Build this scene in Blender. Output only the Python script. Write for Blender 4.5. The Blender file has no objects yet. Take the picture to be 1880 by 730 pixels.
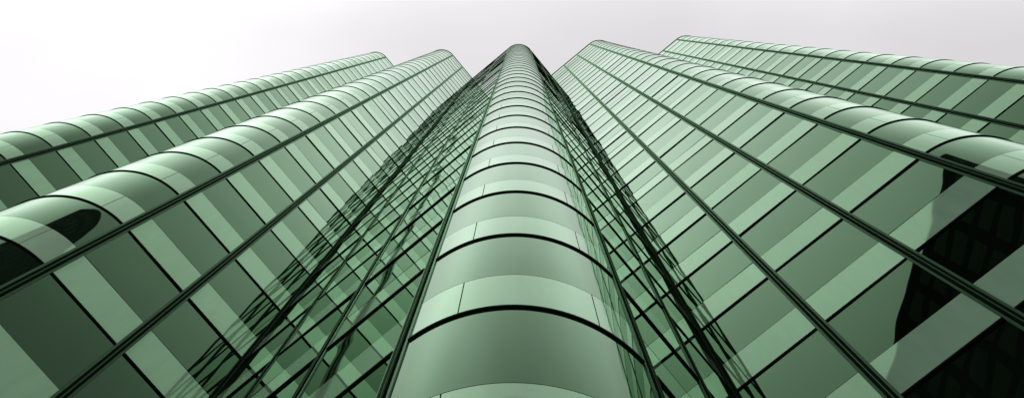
import bpy, math, random
from mathutils import Vector, Matrix
random.seed(7)
sc = bpy.context.scene
C = bpy.context.collection
R = math.radians

# ------------------------------------------------------------------ camera
cam = bpy.data.objects.new('camera', bpy.data.cameras.new('camera'))
C.objects.link(cam)
EYE = 1.6
ax = Matrix(((0.99998191, -0.00089097, -0.00594911),
             (0.0, -0.98897045, 0.14811294),
             (0.00601546, 0.14811026, 0.98895256)))      # columns: right, up, forward
m4 = Matrix(((ax[0][0], ax[0][1], -ax[0][2], 0),
             (ax[1][0], ax[1][1], -ax[1][2], 0),
             (ax[2][0], ax[2][1], -ax[2][2], EYE),
             (0, 0, 0, 1)))
cam.matrix_world = m4
FPX = 2186.585
cam.data.sensor_width = 36
cam.data.lens = FPX / 1880 * 36
cam.data.clip_start = 0.1
cam.data.clip_end = 5000
sc.camera = cam

# ------------------------------------------------------------------ light
SUN_EL, SUN_AZ = R(33), R(205)          # azimuth from +Y, clockwise
w = bpy.data.worlds.new('World'); sc.world = w; w.use_nodes = True
nt = w.node_tree; N = nt.nodes; L = nt.links; N.clear()
out = N.new('ShaderNodeOutputWorld'); bg = N.new('ShaderNodeBackground')
sky = N.new('ShaderNodeTexSky'); sky.sky_type = 'NISHITA'; sky.sun_disc = False
sky.sun_elevation = SUN_EL; sky.sun_rotation = SUN_AZ; sky.dust_density = 4; sky.air_density = 1
hs = N.new('ShaderNodeHueSaturation'); hs.inputs['Saturation'].default_value = .12; hs.inputs['Value'].default_value = 1.0
L.new(sky.outputs[0], hs.inputs['Color'])
geo = N.new('ShaderNodeTexCoord'); sep = N.new('ShaderNodeSeparateXYZ'); L.new(geo.outputs['Generated'], sep.inputs[0])
def mth(op, a, b=None, c=None, tree=nt):
    n = tree.nodes.new('ShaderNodeMath'); n.operation = op
    for i, v in enumerate((a, b, c)):
        if v is None: continue
        if isinstance(v, (int, float)): n.inputs[i].default_value = v
        else: tree.links.new(v, n.inputs[i])
    return n.outputs[0]
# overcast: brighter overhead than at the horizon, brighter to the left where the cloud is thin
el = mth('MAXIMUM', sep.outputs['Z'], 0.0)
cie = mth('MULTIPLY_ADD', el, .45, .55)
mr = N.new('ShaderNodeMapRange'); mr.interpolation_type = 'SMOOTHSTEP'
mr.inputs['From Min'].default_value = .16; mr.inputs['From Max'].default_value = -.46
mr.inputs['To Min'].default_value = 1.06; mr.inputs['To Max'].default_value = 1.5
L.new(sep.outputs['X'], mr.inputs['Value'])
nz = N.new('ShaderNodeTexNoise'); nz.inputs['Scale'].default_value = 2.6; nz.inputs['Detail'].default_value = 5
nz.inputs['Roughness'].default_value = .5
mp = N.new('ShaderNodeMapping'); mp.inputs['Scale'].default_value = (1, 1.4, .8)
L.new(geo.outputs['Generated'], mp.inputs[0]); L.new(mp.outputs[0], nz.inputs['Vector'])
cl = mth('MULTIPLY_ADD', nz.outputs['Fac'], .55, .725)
# unseen sky behind the viewer, on the sun's side, brightened to feed the reflections
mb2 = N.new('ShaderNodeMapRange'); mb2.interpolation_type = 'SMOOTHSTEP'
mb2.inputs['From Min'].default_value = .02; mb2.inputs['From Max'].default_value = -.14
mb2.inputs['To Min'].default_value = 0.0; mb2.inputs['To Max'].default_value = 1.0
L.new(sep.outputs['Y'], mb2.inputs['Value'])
# added dim patch straight behind, brighter flanks: unseen sky shaped for the nose reflections
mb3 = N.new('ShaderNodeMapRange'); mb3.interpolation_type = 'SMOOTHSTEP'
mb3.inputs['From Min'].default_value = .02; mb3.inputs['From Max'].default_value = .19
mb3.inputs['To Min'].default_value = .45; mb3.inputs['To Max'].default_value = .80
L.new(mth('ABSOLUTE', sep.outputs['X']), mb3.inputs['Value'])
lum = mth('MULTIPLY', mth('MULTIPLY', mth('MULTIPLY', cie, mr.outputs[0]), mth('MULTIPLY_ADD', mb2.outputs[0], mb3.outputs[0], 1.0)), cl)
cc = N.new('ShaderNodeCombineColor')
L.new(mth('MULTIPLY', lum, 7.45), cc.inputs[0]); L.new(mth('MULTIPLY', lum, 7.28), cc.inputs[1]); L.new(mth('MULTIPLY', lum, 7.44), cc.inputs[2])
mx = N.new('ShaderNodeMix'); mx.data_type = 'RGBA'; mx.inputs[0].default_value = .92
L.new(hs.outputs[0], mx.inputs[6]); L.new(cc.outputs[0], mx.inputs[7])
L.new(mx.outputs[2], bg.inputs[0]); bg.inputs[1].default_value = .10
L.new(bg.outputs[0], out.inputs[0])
sd = bpy.data.lights.new('sun', 'SUN'); sd.energy = 1.3; sd.angle = R(14); sd.color = (1, .96, .9)
so = bpy.data.objects.new('sun', sd); C.objects.link(so)
dirv = Vector((math.sin(SUN_AZ)*math.cos(SUN_EL), math.cos(SUN_AZ)*math.cos(SUN_EL), math.sin(SUN_EL)))
so.rotation_euler = dirv.to_track_quat('Z', 'Y').to_euler(); so.location = (0, -40, 60)
sc.view_settings.view_transform = 'Standard'; sc.view_settings.look = 'None'
sc.view_settings.exposure = 0; sc.view_settings.gamma = 1
sc.cycles.max_bounces = 10; sc.cycles.glossy_bounces = 8; sc.cycles.diffuse_bounces = 3

# ------------------------------------------------------------------ materials
def newmat(name):
    m = bpy.data.materials.new(name); m.use_nodes = True
    t = m.node_tree; t.nodes.clear(); o = t.nodes.new('ShaderNodeOutputMaterial')
    return m, t, o
def coated(name, base, gain, knee, tint, edge, rough, wav, wscale, spread, dirt=0.0):
    """coated glass / glazed panel: body colour under a tinted mirror film that follows Fresnel"""
    m, t, o = newmat(name); n = t.nodes; l = t.links
    g = n.new('ShaderNodeNewGeometry')
    no = n.new('ShaderNodeTexNoise'); no.inputs['Scale'].default_value = wscale; no.inputs['Detail'].default_value = 0
    l.new(g.outputs['Position'], no.inputs['Vector'])
    bp = n.new('ShaderNodeBump'); bp.inputs['Strength'].default_value = 1; bp.inputs['Distance'].default_value = wav
    l.new(no.outputs['Fac'], bp.inputs['Height'])
    at = n.new('ShaderNodeAttribute'); at.attribute_name = 'tone'
    lw = n.new('ShaderNodeLayerWeight'); lw.inputs['Blend'].default_value = .5; l.new(bp.outputs[0], lw.inputs['Normal'])
    # the film's reflectance: almost nothing head-on, a mirror at a graze
    cs = mth('DIVIDE', mth('SUBTRACT', 1.0, lw.outputs['Facing'], tree=t), knee, tree=t)
    fac = mth('DIVIDE', mth('MULTIPLY_ADD', at.outputs['Fac'], gain * .09, gain * .955, tree=t), mth('ADD', 1.0, mth('POWER', cs, 3.0, tree=t), tree=t), tree=t)
    k = mth('MULTIPLY_ADD', at.outputs['Fac'], spread, 1 - spread / 2, tree=t)
    mc = n.new('ShaderNodeMix'); mc.data_type = 'RGBA'; mc.inputs[6].default_value = (*tint, 1); mc.inputs[7].default_value = (*edge, 1)
    l.new(fac, mc.inputs[0])
    gl = n.new('ShaderNodeBsdfGlossy'); gl.inputs['Roughness'].default_value = rough
    l.new(mc.outputs[2], gl.inputs['Color']); l.new(bp.outputs[0], gl.inputs['Normal'])
    df = n.new('ShaderNodeBsdfDiffuse')
    vm = n.new('ShaderNodeVectorMath'); vm.operation = 'SCALE'; vm.inputs[0].default_value = base
    if dirt:
        # rain streaks: stretched vertically
        mp = n.new('ShaderNodeMapping'); mp.inputs['Scale'].default_value = (3.2, 3.2, .35)
        l.new(g.outputs['Position'], mp.inputs[0])
        n2 = n.new('ShaderNodeTexNoise'); n2.inputs['Scale'].default_value = 1.3; n2.inputs['Detail'].default_value = 6
        l.new(mp.outputs[0], n2.inputs['Vector'])
        k = mth('MULTIPLY', k, mth('MULTIPLY_ADD', n2.outputs['Fac'], dirt, 1 - dirt / 2, tree=t), tree=t)
    l.new(k, vm.inputs['Scale']); l.new(vm.outputs[0], df.inputs['Color'])
    ms = n.new('ShaderNodeMixShader'); l.new(fac, ms.inputs[0]); l.new(df.outputs[0], ms.inputs[1]); l.new(gl.outputs[0], ms.inputs[2])
    l.new(ms.outputs[0], o.inputs[0]); return m
def plain(name, col, rough, spec=.5, metal=0, noise=0, scale=8):
    m, t, o = newmat(name); n = t.nodes; l = t.links
    b = n.new('ShaderNodeBsdfPrincipled'); b.inputs['Roughness'].default_value = rough
    b.inputs['Specular IOR Level'].default_value = spec; b.inputs['Metallic'].default_value = metal
    if noise:
        g = n.new('ShaderNodeNewGeometry'); no = n.new('ShaderNodeTexNoise'); no.inputs['Scale'].default_value = scale; no.inputs['Detail'].default_value = 6
        l.new(g.outputs['Position'], no.inputs['Vector'])
        vm = n.new('ShaderNodeVectorMath'); vm.operation = 'SCALE'; vm.inputs[0].default_value = col
        l.new(mth('MULTIPLY_ADD', no.outputs['Fac'], noise, 1 - noise / 2, tree=t), vm.inputs['Scale']); l.new(vm.outputs[0], b.inputs['Base Color'])
    else: b.inputs['Base Color'].default_value = (*col, 1)
    l.new(b.outputs[0], o.inputs[0]); return m
TINT, EDGE = (.42, .84, .45), (.88, 1.0, .91)
M_GLASS = coated('vision_glass', (.003, .006, .0035), .84, .182, TINT, EDGE, .012, .0026, .75, .5)
M_CGLASS = coated('curved_glass', (.006, .012, .007), .80, .17, (.46, .86, .49), EDGE, .015, .005, .6, .5)
M_SPAN = coated('spandrel_glass', (.26, .42, .285), .84, .205, TINT, EDGE, .025, .0025, .9, .10, .34)
M_CSPAN = coated('curved_spandrel_glass', (.28, .42, .30), .82, .19, (.46, .86, .49), EDGE, .03, .005, .7, .10, .34)
M_PALE = coated('pale_green_aluminium', (.05, .105, .058), .9, .15, (.25, .45, .27), (.3, .5, .33), .25, .001, 2, .1, .3)
M_DARK = coated('black_green_gasket', (.005, .009, .006), .5, .1, (.1, .2, .1), (.15, .3, .15), .4, .001, 2, .1)
M_BODY = plain('dark_backing_wall', (.010, .018, .012), .8, .2)
M_ROOF = plain('roof_membrane', (.16, .17, .16), .8, .3, 0, .3)
M_PAVE = None

# ------------------------------------------------------------------ mesh helpers
class MB:
    def __init__(s): s.v = []; s.f = []; s.mi = []; s.tone = []; s.sm = []
    def add(s, vs, fs, mi=0, tone=.5, sm=None):
        b = len(s.v); s.v += [tuple(v) for v in vs]
        for i, f in enumerate(fs):
            s.f.append([b + k for k in f]); s.mi.append(mi); s.tone.append(tone); s.sm.append(bool(sm and sm[i]))
    def merge(s, o):
        b = len(s.v); s.v += o.v; s.f += [[b + k for k in f] for f in o.f]; s.mi += o.mi; s.tone += o.tone; s.sm += o.sm
    def build(s, name, mats, parent=None, loc=None):
        me = bpy.data.meshes.new(name)
        o_ = loc or (0, 0, 0)
        me.from_pydata([(x - o_[0], y - o_[1], z - o_[2]) for x, y, z in s.v], [], s.f)
        for m in mats: me.materials.append(m)
        for p, mi, sm in zip(me.polygons, s.mi, s.sm): p.material_index = mi; p.use_smooth = sm
        a = me.attributes.new('tone', 'FLOAT', 'FACE'); a.data.foreach_set('value', s.tone)
        me.update()
        ob = bpy.data.objects.new(name, me); C.objects.link(ob)
        ob.location = o_
        if parent: ob.parent = parent
        return ob
def prism_strip(mb, inner, outer, z0, z1, mi=0, tone=.5, smooth=False):
    """solid between two polylines (same count), from z0 to z1"""
    n = len(inner)
    def sheet(pa, za, pb, zb, sm):                       # own vertices, so smoothing never crosses an edge
        vs = [(q[0], q[1], za) for q in pa] + [(q[0], q[1], zb) for q in pb]
        fs = [[i, i+1, n+i+1, n+i] for i in range(n - 1)]
        mb.add(vs, fs, mi, tone, [sm] * len(fs))
    sheet(outer, z0, outer, z1, smooth); sheet(inner, z1, inner, z0, smooth)
    sheet(outer, z1, inner, z1, False); sheet(inner, z0, outer, z0, False)
    for i, fl in ((0, 0), (n - 1, 1)):
        q = [(inner[i][0], inner[i][1], z0), (outer[i][0], outer[i][1], z0), (outer[i][0], outer[i][1], z1), (inner[i][0], inner[i][1], z1)]
        mb.add(q, [[0, 1, 2, 3] if not fl else [3, 2, 1, 0]], mi, tone)
def tag(o, label=None, cat=None, group=None, kind=None):
    if label: o['label'] = label
    if cat: o['category'] = cat
    if group: o['group'] = group
    if kind: o['kind'] = kind

# ------------------------------------------------------------------ the plan, in metres round the eye
S = 4.0
ang = R(-39.60746)
A = Vector((math.cos(ang), math.sin(ang))); B = Vector((-A.y, A.x))     # left faces run along A, right faces along B
RAD = .438 * S; WL = .472 * S; WR = .46 * S
nose_vec = RAD * (A + B)
NL = {                                                                  # left nose joint of every wing
    'L2': Vector((-4.272, 1.168)) * S - nose_vec,
    'L1': Vector((-1.971, 1.024)) * S - nose_vec,
    'C0': Vector((-.292, .799)) * S,
    'R1': Vector((1.991, .663)) * S,
    'R2': Vector((4.277, .520)) * S}
ORD = ['L2', 'L1', 'C0', 'R1', 'R2']
TOP = {'L2': 38.406, 'L1': 35.623, 'C0': 35.2, 'R1': 34.088, 'R2': 32.752}
ZF = lambda n: EYE + S * (.857 + n)                                     # floor joint n
def isect(p, d, q, e):
    det = d.x * -e.y + e.x * d.y
    r = q - p; s = (r.x * -e.y + e.x * r.y) / det
    return p + s * d
NR = {k: NL[k] + nose_vec for k in ORD}
RL, RR = {}, {}
for i, k in enumerate(ORD):
    RL[k] = NL[k] - 3 * WL * A if i == 0 else isect(NR[ORD[i-1]], B, NL[k], -A)
    RR[k] = NR[k] + 2 * WR * B if i == len(ORD) - 1 else isect(NR[k], B, NL[ORD[i+1]], -A)
def arc(k, r, a0=0., a1=90., n=24):
    cen = NL[k] + RAD * B; pts = []
    for i in range(n + 1):
        t = R(a0 + (a1 - a0) * i / n)
        pts.append(cen + r * (-B * math.cos(t) + A * math.sin(t)))
    return pts
YB = 38.0

# ------------------------------------------------------------------ tower
tower = bpy.data.objects.new('glass_tower', None); C.objects.link(tower); tower.location = (0, 8, 0)
tag(tower, 'green mirrored glass office tower of rounded zigzag wings rising straight overhead', 'building')
TL = Vector((0, 8, 0))
def P(mb, name, mats, parent, off):
    return mb.build(name, mats, parent, None)
WINGLAB = {'L2': 'rounded wing at the far left of the tower', 'L1': 'rounded wing left of the middle one',
           'C0': 'middle wing whose rounded nose comes closest', 'R1': 'rounded wing right of the middle one',
           'R2': 'rounded wing at the far right of the tower'}
inv = cam.matrix_world.inverted()
def project(x, y, z):
    c = inv @ Vector((x, y, z))
    if c.z > -.05: return None
    return (940 + FPX * c.x / -c.z, 365 - FPX * c.y / -c.z)
def score(pts, n):
    """projected area in the photograph of a panel given by its four corners"""
    cx = sum(p[0] for p in pts) / 4; cy = sum(p[1] for p in pts) / 4; cz = sum(p[2] for p in pts) / 4
    if n and (-cx * n.x - cy * n.y) <= 0: return 0
    q = [project(*p) for p in pts]
    if None in q: return 0
    q = [(min(1880, max(0, a)), min(730, max(0, b))) for a, b in q]
    s = 0
    for i in range(4):
        x0, y0 = q[i]; x1, y1 = q[(i+1) % 4]; s += x0*y1 - x1*y0
    return abs(s) / 2
pool = {}                                        # name -> [(score, mb, mats, wing, loc)]
def put(name, sc_, mb, mats, wing, loc): pool.setdefault(name, []).append((sc_, mb, mats, wing, loc))

def flat_panel(p, q, nrm, z0, z1, off, th, tilt):
    mb = MB()
    d = (q - p).normalized()
    j = random.gauss(0, tilt); kx = random.gauss(0, tilt)
    hw = (q - p).length / 2; hh = (z1 - z0) / 2; c = (p + q) / 2 + nrm * off
    vs = []
    for (u, v) in ((-hw, -hh), (hw, -hh), (hw, hh), (-hw, hh)):
        o_ = u * math.tan(j) + v * math.tan(kx)
        w2 = c + d * u + nrm * o_; vs.append((w2.x, w2.y, (z0 + z1) / 2 + v))
    for (u, v) in ((-hw, -hh), (hw, -hh), (hw, hh), (-hw, hh)):
        w2 = c + d * u - nrm * th; vs.append((w2.x, w2.y, (z0 + z1) / 2 + v))
    mb.add(vs, [[0, 1, 2, 3], [7, 6, 5, 4], [0, 4, 5, 1], [1, 5, 6, 2], [2, 6, 7, 3], [3, 7, 4, 0]], 0, random.random())
    return mb
FR = .39                                         # share of a storey taken by the spandrel
MW = .10                                        # half width of a mullion
wings = {}
for k in ORD:
    top = EYE + S * TOP[k]
    # ---- body of the wing
    nl_out = arc(k, RAD - .09)
    eps = .004
    outl = [RL[k] - (-B) * 0 + B * .09 , *nl_out, RR[k] - A * .09]
    outl[0] = RL[k] + B * .09 + A * .0; outl[-1] = RR[k] - A * .09
    poly = [(p.x, p.y) for p in outl]
    xr, xl = poly[-1][0] - eps, poly[0][0] + eps
    poly = [(xl, YB)] + poly + [(xr, YB)]
    mb = MB(); n = len(poly)
    vs = [(x, y, 0) for x, y in poly] + [(x, y, top - .35) for x, y in poly]
    fs = [[i, (i+1) % n, n + (i+1) % n, n + i] for i in range(n)]
    mb.add(vs, fs, 0); mb.add([(x, y, top - .35) for x, y in poly], [list(range(n))], 1)
    wing = mb.build('wing', [M_BODY, M_ROOF], tower, None)
    wing.location = (0, -8, 0); wing['label'] = WINGLAB[k]; wings[k] = wing
    # ---- coping
    mb = MB()
    ao = arc(k, RAD + .05); ai = arc(k, RAD - .25)
    outer = [RL[k] - B * .05, *ao, RR[k] + A * .05]; inner = [RL[k] + B * .25, *ai, RR[k] - A * .25]
    prism_strip(mb, inner, outer, top - .10, top, 0)
    mb.build('coping', [M_PALE], wing)
    # ---- reveal in the re-entrant corner
    nf = int(math.floor(TOP[k] - .857)) + 1
    lev = [ZF(i) for i in range(0, nf)] + [top - .12]
    # bays
    runs = []
    for (p, q, nb, nrm, side) in ((RL[k], NL[k], 3, -B, 'left'), (NR[k], RR[k], 2, A, 'right')):
        L_ = (q - p); d = L_.normalized(); w_ = L_.length / nb
        for b in range(nb):
            runs.append((p + d * (w_ * b), p + d * (w_ * (b+1)), nrm, side, b, nb))
    seen = {'left': k in ('C0', 'R1', 'R2'), 'right': k in ('C0', 'L1', 'L2')}
    for fi in range(len(lev) - 1):
        z0, z1 = lev[fi], lev[fi+1]
        if z1 - z0 < .5: continue
        zs = min(z0 + S * FR, z1 - .05)
        for (p, q, nrm, side, b, nb) in runs:
            d = (q - p).normalized(); p2 = p + d * (MW + .004); q2 = q - d * (MW + .004)
            vis = seen[side]
            for nm, za, zb, mat in (('spandrel_panel', z0 + .075, zs - .008, M_SPAN), ('window', zs + .008, z1 - .012, M_GLASS)):
                if zb - za < .1: continue
                mbp = flat_panel(p2, q2, nrm, za, zb, 0, .03, R(.20) if nm == 'window' else R(.08))
                pts = [(p2.x, p2.y, za), (q2.x, q2.y, za), (q2.x, q2.y, zb), (p2.x, p2.y, zb)]
                put(nm, score(pts, nrm) if vis else 0, mbp, [mat], wing, ((p2.x+q2.x)/2, (p2.y+q2.y)/2, za))
        # nose
        cut = math.degrees(MW / RAD)
        tone = random.random(); mbw = MB()
        prism_strip(mbw, arc(k, RAD - .03, cut, 90 - cut, 40), arc(k, RAD, cut, 90 - cut, 40), zs + .008, z1 - .012, 0, tone, True)
        mbs = MB(); g = .22
        for a0, a1 in ((cut, 21 - g), (21 + g, 69 - g), (69 + g, 90 - cut)):
            prism_strip(mbs, arc(k, RAD - .03, a0, a1, 18), arc(k, RAD, a0, a1, 18), z0 + .075, zs - .008, 0, tone, True)
        e0, e1 = arc(k, RAD, 0, 90, 1)
        for nm, mb_, za, zb, mat in (('curved_window', mbw, zs, z1, M_CGLASS), ('curved_spandrel_panel', mbs, z0, zs, M_CSPAN)):
            pts = [(e0.x, e0.y, za), (e1.x, e1.y, za), (e1.x, e1.y, zb), (e0.x, e0.y, zb)]
            put(nm, score(pts, None), mb_, [mat], wing, ((e0.x+e1.x)/2, (e0.y+e1.y)/2, za))
        # ledge under the spandrel, round the whole wing
        mb = MB()
        for (p, q, nrm, side, b, nb) in runs:
            d = (q - p).normalized(); p2 = p + d * MW; q2 = q - d * MW
            prism_strip(mb, [p2 - nrm * .08, q2 - nrm * .08], [p2 + nrm * .024, q2 + nrm * .024], z0, z0 + .06, 0)
        prism_strip(mb, arc(k, RAD - .08, cut, 90 - cut, 40), arc(k, RAD + .022, cut, 90 - cut, 40), z0, z0 + .06, 0)
        put('floor_ledge', score([(RL[k].x, RL[k].y, z0), (NL[k].x, NL[k].y, z0), (NL[k].x, NL[k].y, z0+1), (RL[k].x, RL[k].y, z0+1)], None) + (
            score([(NR[k].x, NR[k].y, z0), (RR[k].x, RR[k].y, z0), (RR[k].x, RR[k].y, z0+1), (NR[k].x, NR[k].y, z0+1)], None)), mb, [M_DARK], wing, (e0.x, e0.y, z0))
    # ---- ground floor: tall lobby glass
    z0, z1 = .12, lev[0] - .02
    for (p, q, nrm, side, b, nb) in runs:
        d = (q - p).normalized(); p2 = p + d * (MW + .004); q2 = q - d * (MW + .004)
        put('window', 0, flat_panel(p2, q2, nrm, z0, z1, 0, .03, R(.1)), [M_GLASS], wing, (p2.x, p2.y, z0))
    mbw = MB(); prism_strip(mbw, arc(k, RAD - .03, cut, 90 - cut, 40), arc(k, RAD, cut, 90 - cut, 40), z0, z1, 0, .5, True)
    put('curved_window', 0, mbw, [M_CGLASS], wing, (e0.x, e0.y, z0))
    # ---- mullions
    def mullion(c, d, nrm, half=None):
        mb = MB()
        def bar(u0, u1, o0, o1, mi):
            prism_strip(mb, [c + d*u0 + nrm*o0, c + d*u1 + nrm*o0], [c + d*u0 + nrm*o1, c + d*u1 + nrm*o1], .1, top - .1, mi)
        if half is None:
            bar(-MW, MW, -.085, -.03, 0)
            bar(-MW, -MW+.042, -.03, .012, 1); bar(MW-.042, MW, -.03, .012, 1)
            bar(-.044, -.010, -.03, .034, 0); bar(.010, .044, -.03, .034, 0); bar(-.010, .010, -.03, .028, 1)
        else:                                         # in the corner: only one side exists
            a, b = (0.012, MW) if half > 0 else (-MW, -.012)
            bar(a, b, -.085, -.03, 0)
            if half > 0: bar(.014, MW, -.03, .04, 0)
            else: bar(-MW, -.014, -.03, .04, 0)
        return mb.build('mullion', [M_DARK, M_PALE], wing)
    for (p, q, nrm, side, b, nb) in runs:
        d = (q - p).normalized()
        if b > 0: mullion(p, d, nrm)
        if side == 'left' and b == 0: mullion(p, d, nrm, +1)
        if side == 'right' and b == nb - 1: mullion(q, d, nrm, -1)
    mullion(NL[k], A, -B); mullion(NR[k], B, A)

CAP = 100
for name, items in pool.items():
    items.sort(key=lambda t: -t[0])
    for s_, mb, mats, wing, loc in items[:CAP]:
        mb.build(name, mats, wing, loc)
    rest = items[CAP:]
    if rest:
        m = MB()
        for s_, mb, mats, wing, loc in rest: m.merge(mb)
        o = m.build(name, rest[0][2], tower); o.location = (0, -8, 0); o['kind'] = 'stuff'

# ------------------------------------------------------------------ ground
def ground_mat():
    m, t, o = newmat('plaza_paving'); n = t.nodes; l = t.links
    g = n.new('ShaderNodeNewGeometry'); b = n.new('ShaderNodeBsdfPrincipled'); b.inputs['Roughness'].default_value = .8
    br = n.new('ShaderNodeTexBrick'); br.inputs['Scale'].default_value = 1.0; br.inputs['Color1'].default_value = (.24, .235, .22, 1)
    br.inputs['Color2'].default_value = (.19, .19, .18, 1); br.inputs['Mortar'].default_value = (.08, .08, .075, 1)
    br.inputs['Mortar Size'].default_value = .008; br.inputs['Brick Width'].default_value = .9; br.inputs['Row Height'].default_value = .6
    l.new(g.outputs['Position'], br.inputs['Vector']); l.new(br.outputs['Color'], b.inputs['Base Color']); l.new(b.outputs[0], o.inputs[0]); return m
mb = MB(); mb.add([(-2500, -2500, 0), (2500, -2500, 0), (2500, 2500, 0), (-2500, 2500, 0)], [[0, 1, 2, 3]])
g = mb.build('ground', [ground_mat()]); tag(g, kind='structure')

# ------------------------------------------------------------------ dark tower across the plaza, seen only mirrored in the glass
M_BLK = plain('black_granite', (.003, .0035, .003), .8, .0)
M_BGL = plain('black_glass', (.06, .10, .07), .8, .0)
X0, X1, YF, H = -19.0, 13.0, -30.0, 110.0
dt = bpy.data.objects.new('dark_tower', None); C.objects.link(dt); dt.location = ((X0+X1)/2, YF-12, 0)
tag(dt, 'black slab office block mirrored in the lower glass panels at right and left', 'building')
mb = MB()
def box(mb, x0, x1, y0, y1, z0, z1, mi=0):
    mb.add([(x0,y0,z0),(x1,y0,z0),(x1,y1,z0),(x0,y1,z0),(x0,y0,z1),(x1,y0,z1),(x1,y1,z1),(x0,y1,z1)],
           [[0,3,2,1],[4,5,6,7],[0,1,5,4],[1,2,6,5],[2,3,7,6],[3,0,4,7]], mi)
ox, oy = (X0+X1)/2, YF-12
box(mb, X0-ox, X1-ox, YF-24-oy, YF-oy, 0, H)
mb.build('wall', [M_BLK], dt)
nb = 9; wv = (X1 - X0) / nb
k2 = 0
for fl in range(8, 26):
    for b in range(nb):
        if k2 >= 100: break
        mb = MB(); x0 = X0 + wv*b + .5 - ox; z0 = H - 4.0*(fl-7)
        box(mb, x0, x0 + wv - 1.0, YF-oy, YF-oy+.08, z0, z0 + 2.6); mb.build('window', [M_BGL], dt); k2 += 1
mb = MB(); box(mb, X0-ox-.3, X1-ox+.3, YF-24.3-oy, YF-oy+.3, H, H+.8); mb.build('parapet', [M_BLK], dt)
